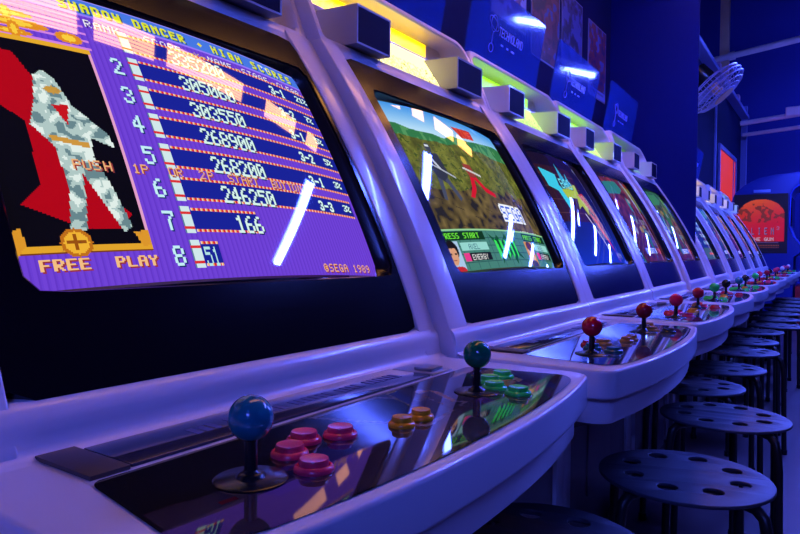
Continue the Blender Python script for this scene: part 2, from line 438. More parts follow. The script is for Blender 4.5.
# ------------------------------------------------------------------ materials
M_shell = mat('ivory_plastic', (0.76, 0.72, 0.76), 0.28, spec=0.5, coat=0.25, var=0.05, bscale=9)
M_body = mat('cabinet_laminate', (0.26, 0.20, 0.20), 0.45, var=0.12, bscale=14)
M_bezel = mat('black_gloss_glass', (0.006, 0.005, 0.008), 0.17, spec=0.3)
M_inner = mat('screen_surround', (0.012, 0.012, 0.016), 0.25)
M_spk = mat('speaker_grille', (0.006, 0.010, 0.05), 0.7, spec=0.08, bump=0.6, bscale=900)
M_black = mat('black_plastic', (0.012, 0.012, 0.014), 0.25)
M_blackm = mat('black_metal', (0.015, 0.015, 0.018), 0.35, spec=0.5)
M_seat = mat('stool_plastic', (0.06, 0.062, 0.085), 0.5, spec=0.4)
M_strip = mat('tinted_strip', (0.03, 0.035, 0.07), 0.1, coat=0.5)
M_stripe_text = mat('strip_print', (0.10, 0.11, 0.24), 0.3)
M_brown = mat('dark_brown_plastic', (0.06, 0.045, 0.045), 0.4)
M_steel = mat('brushed_steel', (0.5, 0.5, 0.52), 0.3, 1.0)
M_slot = mat('dark_slot', (0.005, 0.005, 0.006), 0.5)
COLS = {'blue': (0.01, 0.20, 0.26), 'dgreen': (0.0, 0.20, 0.09), 'red': (0.62, 0.0, 0.03), 'dred': (0.38, 0.0, 0.02), 'rose': (0.85, 0.005, 0.08),
        'green': (0.02, 0.75, 0.12), 'black': (0.01, 0.01, 0.014), 'pink': (1.0, 0.04, 0.11), 'orange': (1.0, 0.40, 0.01), 'lgreen': (0.04, 0.9, 0.10),
        'white': (0.8, 0.7, 0.72), 'teal': (0.01, 0.12, 0.14), 'amber': (0.45, 0.2, 0.03), 'dpink': (0.85, 0.10, 0.2)}
def cmat(k): return mat('ball_' + k, COLS[k], 0.18, coat=0.4)
def bmat(k): return mat('button_' + k, COLS[k], 0.25, coat=0.3)

# ------------------------------------------------------------------ cabinet geometry (x towards the player, y along the row, z up)
PROF = [(0.722, -0.548), (0.766, -0.566), (0.856, -0.604), (0.908, -0.627), (0.956, -0.645), (1.035, -0.687), (1.108, -0.729), (1.146, -0.753), (1.218, -0.798), (1.284, -0.841), (1.31, -0.858)]
_pz = np.array([p[0] for p in PROF]); _px = np.array([p[1] for p in PROF])
_co = np.polyfit(_pz[1:], _px[1:], 3)
def bx(z): return np.polyval(_co, z)
HW = 0.3745
hood_x = lambda z: -0.852 - (z - 1.295) * 0.42
O3 = np.array([-.700, .012, 1.037]); V3 = np.array([-.476, 0, .879]); N3 = np.array([.879, 0, .476]); CR = 2.2
def crt(u, v):
    s = (u - .5) * .572; t = (v - .5) * .402 + .006
    dep = .008 + np.sqrt(CR * CR - s * s - t * t) - CR
    P = [O3[i] + N3[i] * dep + V3[i] * t for i in range(3)]
    return P[0], P[1] + s, P[2]

def rrect(hw, hh, r, n=8, cx=0, cy=0):
    P = []
    for qx, qy, a0 in ((1, 1, 0), (-1, 1, 90), (-1, -1, 180), (1, -1, 270)):
        for k in range(n + 1):
            a = math.radians(a0 + 90 * k / n)
            P.append((cx + qx * (hw - r) + r * math.cos(a), cy + qy * (hh - r) + r * math.sin(a)))
    return P
def ray_rr(hw, hh, r, ang):
    """distance to a rounded rectangle along a direction"""
    c, s = math.cos(ang), math.sin(ang); lo, hi = 0, 2.0
    for _ in range(30):
        m = (lo + hi) / 2; x, y = abs(m * c), abs(m * s)
        ins = x <= hw and y <= hh and not (x > hw - r and y > hh - r and (x - hw + r) ** 2 + (y - hh + r) ** 2 > r * r)
        lo, hi = (m, hi) if ins else (lo, m)
    return lo

CACHE = {}
def cached(key, fn):
    if key not in CACHE: CACHE[key] = fn()
    return CACHE[key]

def ysh(z): return 0.009 - 0.015 * (z - 0.766) / 0.52
def mk_bezel():
    zc, yc = 1.043, 0.012
    zb, zt = 0.768, 1.288
    angs = []
    N_ = 120
    # include exact corner directions for crisp corners
    base = [2 * math.pi * k / N_ for k in range(N_)]
    V, F = [], []
    # aperture in (y, z) about (yc, zc): half 0.298 x 0.196
    rings = []
    def outer(a):
        c, s = math.cos(a), math.sin(a)
        ys = (0.316 - (yc if c > 0 else -yc)) ; zs = (zt - zc) if s > 0 else (zc - zb)
        lo, hi = 0, 2.0
        r = 0.018
        for _ in range(30):
            m = (lo + hi) / 2; x, y = abs(m * c), abs(m * s)
            ins = x <= ys and y <= zs and not (x > ys - r and y > zs - r and (x - ys + r) ** 2 + (y - zs + r) ** 2 > r * r)
            lo, hi = (m, hi) if ins else (lo, m)
        return lo
    for a in base:
        ro = outer(a); ri = ray_rr(0.294, 0.185, 0.022, a)
        rings.append((a, ro, ri))
    L = []
    for f in (0, .25, .5, .75, 1):
        L.append([(a, ro + (ri - ro) * f) for a, ro, ri in rings])
    def pt(a, r, dn=0.0):
        y, z = yc + r * math.cos(a), zc + r * math.sin(a)
        x = bx(z) + 0.001
        return (x + N3[0] * dn, y + ysh(z), z + N3[2] * dn)
    loops = []
    loops.append([pt(a, ro, -0.03) for a, ro, ri in rings])
    for Lk in L: loops.append([pt(a, r) for a, r in Lk])
    loops.append([pt(a, ri - 0.003, -0.003) for a, ro, ri in rings])
    n = N_
    for lp in loops: V += lp
    for i in range(len(loops) - 1):
        for k in range(n):
            k2 = (k + 1) % n; F.append((i * n + k, i * n + k2, (i + 1) * n + k2, (i + 1) * n + k))
    me = mesh('bezel', V, F, smooth=True, sm_ang=35)
    # inner funnel
    V2, F2 = [], []
    lp0 = [pt(a, ri - 0.002, -0.002) for a, ro, ri in rings]
    lp1 = [pt(a, ri - 0.004, -0.010) for a, ro, ri in rings]
    lp2 = []
    for a, ro, ri in rings:
        rr = ray_rr(0.275, 0.178, 0.012, a); s, t = rr * math.cos(a), rr * math.sin(a) / .879 + .006
        dep = .008 + math.sqrt(CR * CR - s * s - t * t) - CR - 0.004
        lp2.append((O3[0] + N3[0] * dep + V3[0] * t, O3[1] + s, O3[2] + N3[2] * dep + V3[2] * t))
    for lp in (lp0, lp1, lp2): V2 += lp
    for i in range(2):
        for k in range(n):
            k2 = (k + 1) % n; F2.append((i * n + k, i * n + k2, (i + 1) * n + k2, (i + 1) * n + k))
    me2 = mesh('screen_surround', V2, F2, smooth=True, sm_ang=50)
    return me, me2

def mk_side(sgn):
    zs = np.linspace(0.768, 1.31, 16)
    P = [(-0.548, 0.7225), (-0.556, 0.75)] + [(float(bx(z)) + 0.0035, float(z)) for z in zs] + [(-0.875, 1.312), (-1.12, 1.312), (-1.12, 0.02), (-0.62, 0.02), (-0.62, 0.575), (-0.60, 0.60)]
    y0, y1 = (0.3165, HW) if sgn > 0 else (-HW, -0.3165)
    v, f = prism_y(P, y0, y1)
    v = [(x, y + (ysh(z) if abs(y) < .33 and z > .7 else 0), z) for x, y, z in v]
    return mesh('side_panel', v, f, bevel=0.003, seg=3, ang=40)

def mk_body():
    P = [(-0.63, 0.0), (-0.63, 0.60), (-0.635, 0.66), (-0.66, 0.74), (-0.72, 0.90), (-0.93, 1.29), (-1.118, 1.29), (-1.118, 0.0)]
    return mesh('body', *prism_y(P, -0.316, 0.316), bevel=0.004)

def mk_cowl():
    P = [(-0.60, 0.7225), (-0.60, 0.775), (-0.569, 0.7685), (-0.562, 0.765), (-0.556, 0.759), (-0.553, 0.751), (-0.5525, 0.742), (-0.552, 0.732), (-0.549, 0.7265), (-0.543, 0.7235), (-0.536, 0.7225)]
    v, f = prism_y(P, -0.372, 0.372)
    P2 = [(-0.847, 1.286), (-0.856, 1.304), (-0.90, 1.304), (-0.90, 1.286)]
    v2, f2 = prism_y(P2, -0.3165, 0.3165)
    return mesh('front_cowl', v, f, smooth=True, sm_ang=35), mesh('top_rail', v2, f2, bevel=.002)

def mk_hood():
    def loop(hw, z0, z1, r, xf, n=7):
        zc, hh = (z0 + z1) / 2, (z1 - z0) / 2
        P = []
        for qx, qy, a0 in ((1, 1, 0), (-1, 1, 90), (-1, -1, 180), (1, -1, 270)):
            rr = r if qy > 0 else 0.012
            for k in range(n + 1):
                a = math.radians(a0 + 90 * k / n)
                y, z = qx * (hw - rr) + rr * math.cos(a), zc + qy * (hh - rr) + rr * math.sin(a)
                P.append((xf(z) if callable(xf) else xf, y, z))
        return P
    A_ = [loop(0.366, 1.31, 1.505, 0.05, -1.12), loop(HW, 1.305, 1.515, 0.06, -1.10), loop(HW, 1.300, 1.515, 0.06, lambda z: hood_x(z) - .006),
          loop(HW - .004, 1.303, 1.511, 0.056, lambda z: hood_x(z)),
          loop(HW - .016, 1.318, 1.500, 0.05, lambda z: hood_x(z)), loop(HW - .020, 1.322, 1.496, 0.05, lambda z: hood_x(z) - .005), loop(HW - .030, 1.326, 1.488, 0.045, -1.0)]
    V, F = [], []; n = len(A_[0])
    for lp in A_: V += lp
    for i in range(len(A_) - 1):
        for k in range(n):
            k2 = (k + 1) % n; F.append((i * n + k, i * n + k2, (i + 1) * n + k2, (i + 1) * n + k))
    F.append(tuple(range(n))); F.append(tuple((len(A_) - 1) * n + k for k in range(n))[::-1])
    return mesh('hood', V, F, smooth=True, sm_ang=38)

def panel_outline(inset=0.0, back=-0.60):
    w_ = 0.365 - inset; P = []
    f = lambda y: -0.257 - inset - 0.036 * (abs(y) / 0.365) ** 2.2
    r = 0.035
    ys = np.linspace(-w_ + r, w_ - r, 25)
    P.append((back, -w_)); 
    c0 = f(w_ - r) 
    for k in range(7):
        a = math.radians(90 * k / 6); P.append((c0 - r + r * math.sin(a), -(w_ - r) - r * math.cos(a)))
    for y in ys[1:-1]: P.append((f(y), float(y)))
    for k in range(7):
        a = math.radians(90 - 90 * k / 6); P.append((c0 - r + r * math.sin(a), (w_ - r) + r * math.cos(a)))
    P.append((back, w_))
    return P

def mk_panel():
    top = mesh('control_panel', *prism_z(panel_outline(0.0), 0.677, 0.7225), bevel=0.0055, seg=3, ang=50)
    low = mesh('panel_skirt', *prism_z(panel_outline(0.016), 0.634, 0.6765), bevel=0.006, seg=2, ang=50)
    return top, low
def mk_under():
    P = [(-0.31, 0.634), (-0.46, 0.575), (-0.618, 0.575), (-0.618, 0.634)]
    return mesh('panel_bracket', *prism_y(P, -0.30, 0.30), bevel=0.004)

def art_surface(u, v):
    # v: 1 back, 0 front
    w_ = 0.300 + 0.028 * (1 - v)
    e = np.clip((0.18 - v) / 0.18, 0, 1); cut = 0.05 * (1 - np.sqrt(np.clip(1 - e ** 2, 0, 1)))
    e2 = np.clip((v - 0.9) / 0.1, 0, 1); cut = cut + 0.008 * (1 - np.sqrt(np.clip(1 - e2 ** 2, 0, 1)))
    y = (u * 2 - 1) * (w_ - cut)
    fr = -0.257 - 0.014 - 0.036 * (np.abs(y) / 0.365) ** 2.2
    x = -0.458 + (fr + 0.458) * (1 - v)
    return x, y, np.full_like(x, 0.7236)

def speaker_mesh(sgn):
    y0, y1 = (-0.283, -0.163) if sgn < 0 else (0.142, 0.283)
    x0, z0, z1 = -0.838, 1.3235, 1.404
    V = [(-0.95, y0, z0 + .004), (-0.95, y1, z0 + .004), (-0.95, y1, z1 + .006), (-0.95, y0, z1 + .006), (x0, y0, z0), (x0, y1, z0), (x0, y1, z1), (x0, y0, z1)]
    m_ = 0.004
    V += [(x0, y0 + m_, z0 + m_), (x0, y1 - m_, z0 + m_), (x0, y1 - m_, z1 - m_), (x0, y0 + m_, z1 - m_)]
    V += [(x0 - .003, y0 + m_, z0 + m_), (x0 - .003, y1 - m_, z0 + m_), (x0 - .003, y1 - m_, z1 - m_), (x0 - .003, y0 + m_, z1 - m_)]
    F = [(0, 1, 2, 3), (0, 4, 5, 1), (1, 5, 6, 2), (2, 6, 7, 3), (3, 7, 4, 0)] + [(4 + k, 4 + (k + 1) % 4, 8 + (k + 1) % 4, 8 + k) for k in range(4)] + [(8 + k, 8 + (k + 1) % 4, 12 + (k + 1) % 4, 12 + k) for k in range(4)] + [(12, 13, 14, 15)]
    b = mesh('speaker', V, F)
    g = mesh('speaker_grille', *box(x0 - .0015, (y0 + y1) / 2, (z0 + z1) / 2, .002, (y1 - y0) - 2 * m_ - .0006, (z1 - z0) - 2 * m_ - .0006))
    return b, g

BALL = [(0.001, -.0175)] + [(0.0175 * math.cos(math.radians(a)), 0.0175 * math.sin(math.radians(a))) for a in range(-80, 90, 10)] + [(0.001, .0175)]
def mk_stick():
    sh = mesh('joystick', *merge(lathe([(.0075, 0), (.0075, .006), (.0052, .008), (.0048, .034)], 16), lathe([(.012, .0015), (.010, .005), (.0076, .006)], 20)), smooth=True, sm_ang=40)
    ba = mesh('ball_top', *lathe(BALL, 32, 0, 0, .0475), smooth=True, sm_ang=80)
    wa = mesh('dust_washer', *lathe([(.028, 0), (.0285, .0008), (.027, .0018), (.006, .0026)], 40), smooth=True, sm_ang=40)
    return sh, ba, wa
def mk_button(R):
    k = R / .0165
    rim = mesh('push_button', *lathe([(R, 0), (R, .002), (R - .0012, .0040), (R - .0030, .0050), (R * .78, .0046), (R * .76, .0025)], 32), smooth=True, sm_ang=50)
    pl = mesh('plunger', *lathe([(R * .745, .001), (R * .745, .0082), (R * .70, .0097), (R * .45, .0092), (.0005, .0090)], 32), smooth=True, sm_ang=50)
    return rim, pl

BTN1 = [(-.383, -.164), (-.400, -.128), (-.384, -.095), (-.341, -.180)]
BTN2 = [(-.380, .254), (-.379, .212), (-.356, .180), (-.319, .170)]
SPX = [(-.374, -.224, .047), (-.374, .150, .047)]

SCREENS = {}
def cabinet(i, loc, rz, label, screen_me, balls, btns, btnr, glow, panel_me, acc=None):
    c = empty('arcade_cabinet', loc, rz)
    tag(c, label, 'arcade machine', 'white sit-down arcade cabinets in the long row')
    link('body', cached('body', mk_body), M_body, c)
    for s in (-1, 1): link('side_panel', cached('side%d' % s, lambda: mk_side(s)), M_shell, c)
    cw, tr = cached('cowl', mk_cowl); link('front_cowl', cw, M_shell, c); link('top_rail', tr, M_shell, c)
    link('hood', cached('hood', mk_hood), M_shell, c)
    bz, fn = cached('bezel', mk_bezel)
    b = link('bezel', bz, M_bezel, c); link('screen_surround', fn, M_inner, b)
    link('screen', screen_me, attr_mat('lit_screen', 'emit', 0.03, 1.0, coat=0.0, spec=0.5, ior=1.9), c)
    # marquee and light box in the hood recess
    mq, yl = cached('mq' + glow, lambda: mk_light(glow))
    mm_ = attr_mat('marquee_glow_' + glow, 'emit', 0.3, GLOW[glow][2]); mm_.cycles.emission_sampling = 'AUTO'; link('marquee', mq, mm_, c)
    mb_ = attr_mat('box_glow_' + glow, 'emit', 0.4, GLOW[glow][3]); mb_.cycles.emission_sampling = 'AUTO'; link('light_box', yl, mb_, c)
    link('marquee_rail', cached('mrail', lambda: mesh('marquee_rail', *box(-.960, 0, 1.4215, .012, .60, .010), bevel=.002)), M_shell, c)
    for s in (-1, 1):
        sp, gr = cached('spk%d' % s, lambda: speaker_mesh(s))
        q = link('speaker', sp, M_shell if i >= 3 else mat('shaded_speaker_plastic', (0.36, 0.34, 0.36), 0.4), c); link('speaker_grille', gr, M_spk, q)  # near cabinets' speakers get darker plastic, dimmer light put into the colour
    tp, lw = cached('panel', mk_panel)
    p = link('control_panel', tp, M_shell, c); link('panel_skirt', lw, M_shell, p); link('panel_bracket', cached('under', mk_under), M_body, p)
    link('panel_artwork', panel_me, attr_mat('panel_print', 'base', 0.6, coat=1.0, spec=0.05), p)
    st = link('name_strip', cached('strip', lambda: mesh('name_strip', *box(-.502, -.028, .7240, .072, .462, .003), bevel=.001)), M_strip, c)
    link('strip_lettering', cached('stript', mk_strip_text), M_stripe_text, st)
    link('strip_end_cap', cached('scap', lambda: mesh('strip_end_cap', *box(-.505, -.279, .7245, .084, .034, .004), bevel=.001)), M_brown, c)
    link('coin_tray', cached('tray', lambda: mesh('coin_tray', *merge(box(-.500, .235, .7240, .070, .055, .003), box(-.490, .236, .7275, .030, .032, .005)), bevel=.001)), M_steel, c)
    for k, (x, y, zz) in enumerate(SPX):
        sh, ba, wa = cached('stick', mk_stick)
        j = link('joystick', sh, M_black, c, (x + .008, y, .7236)); link('ball_top', ba, cmat(balls[k]), j); link('dust_washer', wa, M_black, j)
    for k, (x, y) in enumerate(BTN1 + BTN2):
        rm, pl = cached('btn', lambda: mk_button(.0165))
        kc = btns[0] if k < 4 else btns[1]
        if isinstance(kc, tuple): kc = kc[k % 4]
        q = link('push_button', rm, bmat(kc), c, (x, y, .7236)); link('plunger', pl, bmat(kc), q)
    for x, y in ((-.356, -.032), (-.356, .004)):
        rm, pl = cached('sbtn', lambda: mk_button(.0138))
        q = link('start_button', rm, bmat(btnr), c, (x, y, .7236)); link('plunger', pl, bmat(btnr), q)
    d = link('coin_door', cached('door', lambda: mesh('coin_door', *box(-.6265, -.02, .345, .007, .24, .40), bevel=.003)), M_body, c)
    link('coin_slot', cached('slot', lambda: mesh('coin_slot', *box(-.622, .045, .47, .005, .022, .04), bevel=.001)), M_slot, d)
    link('door_lock', cached('lock', lambda: mesh('door_lock', *merge(box(-.622, -.09, .40, .004, .02, .02)), bevel=.002)), M_steel, d)
    return c

GLOW = {'yellow': ((255, 240, 150), (250, 196, 0), 2.4, 3.0), 'green': ((200, 255, 130), (130, 210, 10), 1.6, 2.4), 'dim': ((130, 190, 170), (100, 160, 50), 0.8, 0.8)}
def mk_light(g):
    c1, c2 = GLOW[g][0], GLOW[g][1]
    mq = grid_art('marquee', lambda u, v: (-.888 - .060 * v, -.012 + (u * 2 - 1) * (.150 + .02 * v), 1.330 + .088 * v), art_marquee(c1), False)
    yl = grid_art('light_box', lambda u, v: (np.full_like(u, -.985) , -.04 + (u * 2 - 1) * .26, 1.428 + .050 * v), art_yellow(c2), False)
    return mq, yl
def mk_strip_text():
    V, F = [], []
    r = random.Random(2)
    y = -.17
    for w_ in (3, 7, 6, 4, 6):
        for k in range(w_):
            p = box(-.503 + r.uniform(-.001, .001), y, .72555, .020, .0075, .0006); V, F = merge((V, F), p); y += .0115
        y += .012
    return mesh('strip_lettering', V, F)

# ------------------------------------------------------------------ the room
WALLX = -1.155
M_wall = mat('dark_blue_wall', (0.006, 0.009, 0.060), 0.85, spec=0.1, var=0.25, bscale=2.0)
M_wall2 = mat('hall_wall_paint', (0.035, 0.045, 0.28), 0.85, spec=0.1, var=0.15, bscale=0.6)
M_floor = mat('sealed_floor', (0.09, 0.06, 0.075), 0.35, var=0.3, bscale=5)
M_part = mat('partition_paint', (0.006, 0.011, 0.12), 0.85, spec=0.1, var=0.1, bscale=1.5)
struct('floor', box(3.0, 6.0, -.05, 13, 20, .1), M_floor)
struct('ceiling', box(3.0, 6.0, 6.75, 13, 20, .1), mat('hall_ceiling', (0.04, 0.045, 0.12), 0.9))
struct('wall_left', box(WALLX - .06, 0.20, 1.85, .12, 7.9, 3.7), M_wall)
struct('wall_back', box(3.0, 14.06, 3.35, 13, .12, 6.7), M_wall2)
struct('wall_front', box(3.0, -3.9, 3.35, 13, .12, 6.7), M_wall)
struct('wall_right', box(8.0, 5.1, 3.35, .12, 17.8, 6.7), M_wall)
struct('wall_outer', box(-3.4, 5.1, 3.35, .12, 17.8, 6.7), M_wall2)

# ------------------------------------------------------------------ lamps of the place, plus unseen fill tubes added
M_tube = mat('blue_tube_glow', (0.1, 0.1, 0.1), 0.5, emit=TUBE_COL, estr=TUBE_POW)
M_fix = mat('lamp_fixture', (0.3, 0.3, 0.33), 0.5)
def tube_lamp(x0, y, z, L, label):
    t = empty('tube_light', (x0 + L / 2, y, z)); tag(t, label, 'lamp', 'blue fluorescent tubes hung across the hall')
    link('housing', cached('hous%g' % L, lambda: mesh('housing', *box(0, 0, .05, L + .08, .11, .04), bevel=.004)), M_fix, t)
    link('twin_tube', cached('tb%g' % L, lambda: mesh('tube', *merge(tube([(-L / 2, -.028, 0), (L / 2, -.028, 0)], .019, 16), tube([(-L / 2, .028, 0), (L / 2, .028, 0)], .019, 16)), smooth=True)), M_tube, t)
    for s in (-1, 1):
        link('end_socket', cached('sock', lambda: mesh('end_socket', *box(0, 0, .012, .02, .10, .06), bevel=.003)), M_fix, t, (s * (L / 2 + .01), 0, 0))
        link('hanging_rod', cached('rod', lambda: mesh('hanging_rod', *tube([(0, 0, .07), (0, 0, 4.1)], .006, 8))), M_blackm, t, (s * L * .35, 0, 0))
for y, x0, z0, lb in ((-2.4, .9, 2.6, 'added blue fill tube, unseen, hung behind the viewer near the front wall'), (3.12, -.14, 2.6, 'blue tube light hung over the aisle beside the fourth cabinet'), (6.1, -.05, 2.6, 'blue tube light hung over the aisle past the partition'),  # the tube behind the viewer is an added fill lamp
                  (8.4, .1, 2.6, 'blue tube light hung over the aisle at the far end of the row'), (11.5, .1, 2.6, 'added blue fill tube, unseen, hung before the far hall wall'),  # the tube before the far hall wall is added fill
                  (12.2, .9, 4.6, 'added blue fill tube, unseen, hung high up near the far hall wall')):  # high tube added to brighten the far hall wall
    tube_lamp(x0, y, z0, 1.15, lb)

M_str = mat('orange_louvre_glow', (0.3, 0.2, 0.1), 0.5, emit=STRIP_COL, estr=STRIP_POW)
def louvre(y0, y1, label):
    t = empty('ceiling_light_panel', (-.60, (y0 + y1) / 2, 2.6)); tag(t, label, 'light panel', 'orange louvred light panels above the cabinet row')
    L = y1 - y0
    link('diffuser', mesh('diffuser', *box(0, 0, 0, .165, L, .012)), M_str, t)
    bars = []
    for k in range(7): bars.append(box(-.069 + .023 * k, 0, -.010, .004, L, .006))
    link('louvre', mesh('louvre', *merge(*bars)), mat('louvre_metal', (0.25, 0.16, 0.10), 0.5), t)
    fr = [box(0, -L / 2, 0, .18, .012, .03), box(0, L / 2, 0, .18, .012, .03), box(-.088, 0, 0, .012, L, .03), box(.088, 0, 0, .012, L, .03)]
    link('frame', mesh('frame', *merge(*fr)), M_fix, t)
    for s in (-1, 1): link('hanging_rod', cached('rodb', lambda: mesh('hanging_rod', *tube([(0, 0, .015), (0, 0, 4.1)], .005, 8))), M_blackm, t, (0, s * L * .3, 0))
for k, (a, b_) in enumerate(((.42, 1.04), (1.10, 1.43), (1.49, 2.08), (2.30, 2.70), (2.86, 3.07), (3.25, 3.68), (3.76, 4.20))):
    louvre(a, b_, 'orange louvred light panel over the row, number %s counted from the near end' % ['one', 'two', 'three', 'four', 'five', 'six', 'seven', 'eight', 'nine'][k])

# ------------------------------------------------------------------ the row of cabinets
PIV = Vector((-0.5, 0.45, 0)); YC = 0.560784
OFF = {0: (0, .010, 0), 1: (0, 0, 0), 2: (.022, -.001, .006), 3: (.011, 0, .014), 4: (-.002, .001, .022), 5: (-.005, .002, .030)}
def cab_pose(i):
    dx, dy, r = OFF.get(i, (-.006, .006, .030))
    # local point (-.5, .45-YC) sits at PIV + offset
    lp = Vector((-.5, .45 - YC, 0)); R_ = Matrix.Rotation(r, 3, 'Z')
    o = PIV + Vector((dx, dy + .76 * (i - 1), 0)) - R_ @ lp
    return o, r
def screen(key, fn): return cached('scr' + key, lambda: grid_art('screen', crt, fn()))
SCR = {0: ('a4', lambda: art_stage(41, (60, 40, 120), (30, 60, 140), (40, 30, 60), (200, 120, 60))), 1: ('a1', art_scores), 2: ('a2', art_fighter), 3: ('a3', art_logo),
       4: ('a5', lambda: art_stage(11, (180, 70, 50), (110, 50, 60), (120, 50, 40), (70, 190, 180))),
       5: ('a6', lambda: art_stage(23, (70, 150, 90), (150, 110, 50), (110, 40, 60), (90, 200, 120))),
       6: ('a7', art_table), 7: ('a8', lambda: art_stage(31, (30, 110, 220), (50, 90, 180), (60, 80, 110), (120, 210, 250))),
       8: ('a9', lambda: art_stage(37, (30, 60, 190), (60, 40, 120), (90, 30, 60), (240, 180, 60))),
       9: ('b1', lambda: art_stage(43, (40, 60, 120), (60, 70, 70), (50, 40, 60), (230, 120, 60))), 10: ('b2', lambda: art_stage(51, (50, 90, 110), (40, 60, 60), (60, 50, 40), (160, 200, 90)))}
BALLS = {0: ('red', 'red'), 1: ('blue', 'dgreen'), 2: ('red', 'dred'), 3: ('rose', 'red'), 4: ('green', 'black'), 5: ('blue', 'black'), 6: ('green', 'pink'), 7: ('red', 'black'), 8: ('pink', 'pink'), 9: ('white', 'pink'), 10: ('dpink', 'white')}
BTNS = {0: ('red', 'red', 'white'), 1: ('pink', 'lgreen', 'orange'), 2: (('teal', 'red', 'amber', 'teal'), ('amber', 'black', 'amber', 'black'), 'amber'), 3: ('rose', ('pink', 'amber', 'pink', 'red'), 'orange'), 4: ('lgreen', 'red', 'orange'), 5: ('lgreen', 'lgreen', 'orange'),
        6: ('red', 'pink', 'orange'), 7: ('red', 'lgreen', 'orange'), 8: ('pink', 'pink', 'orange'), 9: ('red', 'green', 'orange'), 10: ('red', 'green', 'orange')}
LAB = {0: 'white arcade cabinet at the lower left edge, only its panel corner showing',
       1: 'nearest big white arcade cabinet, purple high-score table on its screen, blue ball-top stick',
       2: 'white arcade cabinet showing a green field with SEGA logo, yellow-lit marquee above',
       3: 'white arcade cabinet with a blue title screen and jagged lettering, rose-red sticks',
       4: 'white arcade cabinet with brown-red game screen, one green and one black stick',
       5: 'white arcade cabinet just before the dark partition, blue and black sticks',
       6: 'white arcade cabinet just past the dark partition, list of scores on blue screen',
       7: 'white arcade cabinet past the partition with light blue screen, second beyond it',
       8: 'white arcade cabinet past the partition, third beyond it, dark blue and purple screen',
       9: 'white arcade cabinet second from the far end of the row, grey-blue screen',
       10: 'last white arcade cabinet at the far end of the row, dark green screen'}
GL = {0: 'yellow', 1: 'yellow', 2: 'yellow', 3: 'green', 4: 'green', 5: 'dim', 6: 'yellow', 7: 'yellow', 8: 'yellow', 9: 'yellow', 10: 'green'}
for i in range(0, 11):
    o, r = cab_pose(i)
    pm = cached('pm%d' % i, lambda: grid_art('panel_artwork', art_surface, art_panel(i + 2, 1 if i == 1 else 2), False))
    cabinet(i, o, r, LAB[i], screen(*SCR[i]), BALLS[i], BTNS[i][:2], BTNS[i][2], GL[i], pm)

def in_cab(i, p):
    o, r = cab_pose(i); return o + Matrix.Rotation(r, 3, 'Z') @ Vector(p)

# partition between fifth and sixth cabinet
o5, r5 = cab_pose(5)
pv = []
for x, y in ((-1.16, .3765), (-.640, .3765), (-.640, .3835), (-1.16, .3835)):
    q = in_cab(5, (x, y, 0)); pv.append((q.x, q.y))
struct('wall_partition', prism_z(pv, 0, 2.56), M_part)
struct('wall_beyond', box(-1.31, 7.75, 1.5, .12, 7.2, 3.0), M_wall)

# acrylic boards standing behind the hoods
def acrylic(i, label, bright):
    o, r = cab_pose(i)
    b = empty('acrylic_board', in_cab(i, (-1.0, .02, 1.5155)), r); tag(b, label, 'sign board', 'clear blue acrylic boards standing on the hoods')
    Hh = .262
    P = rrect(.298, Hh / 2, .012, 4, 0, Hh / 2)
    n = len(P); lean = .17
    V = [(z * lean - .0025, y, z) for y, z in P] + [(z * lean + .0025, y, z) for y, z in P]
    F = [tuple(range(n)), tuple(range(2 * n - 1, n - 1, -1))] + [(k, (k + 1) % n, (k + 1) % n + n, k + n) for k in range(n)]
    link('sheet', cached('sheet', lambda: mesh('sheet', V, F)), mat('blue_acrylic', (0.03, 0.10, 0.60), 0.07, alpha=0.55, coat=0.4, emit=(0.01, 0.03, 0.5), estr=0.0), b)
    def logo():
        parts = []
        def at(y, z): return (z * lean + .0040, y, z)
        ring = [at(-.13 + .038 * math.cos(a), .150 + .016 * math.sin(a) - .01 * math.cos(a)) for a in np.linspace(0, 2 * math.pi, 26)]
        parts.append(tube(ring, .0011, 5))
        parts.append(tube([at(-.13 + .022 * math.cos(a), .150 + .026 * math.sin(a)) for a in np.linspace(0, 2 * math.pi, 22)], .0011, 5))
        parts.append(tube([at(-.13, .124), at(-.13, .085)], .0012, 5))
        parts.append(tube([at(-.13 + .016 * math.cos(a), .072 + .014 * math.sin(a)) for a in np.linspace(0, 2 * math.pi, 18)], .0011, 5))
        emb = mesh('emblem', *merge(*parts)); parts = []
        y = -.085
        for ch in 'TECHNOLAND':  # lettering of the board
            for rr in range(7):
                for cc in range(5):
                    if FONT[ch][rr] >> (4 - cc) & 1:
                        z = .150 - rr * .0042; p = at(y + cc * .0034, z); parts.append(box(p[0], p[1], p[2], .001, .0034, .0042))
            y += .0205
        for k, wd_ in enumerate((.018, .012, .026)):
            p = at(-.05 + .045 * k, .098); parts.append(box(p[0], p[1], p[2], .001, wd_, .006))
        return emb, mesh('lettering', *merge(*parts))
    e_, l_ = cached('logo', logo)
    link('emblem', e_, mat('pale_blue_print', (0.30, 0.36, 0.95), 0.4), b); link('lettering', l_, mat('pale_blue_print'), b)
    def foot(): return mesh('foot_clip', *box(-.0, 0, .006, .03, .04, .012), bevel=.002)
    for s in (-1, 1): link('foot_clip', cached('foot', foot), M_black, b, (0, s * .22, -.001))
for i, lb in ((2, 'blue acrylic board on the yellow-lit cabinet, nearest of the boards'), (3, 'blue acrylic board with bright glare at its right corner, second from the viewer'),
              (4, 'blue acrylic board with glare along its top edge, on the fourth cabinet'), (5, 'dim blue acrylic board standing just before the partition'),
              (6, 'narrow-looking blue acrylic board right behind the partition'), (7, 'blue acrylic board second past the partition, left of the red window'), (8, 'blue acrylic board in front of the red window')):
    acrylic(i, lb, 0)

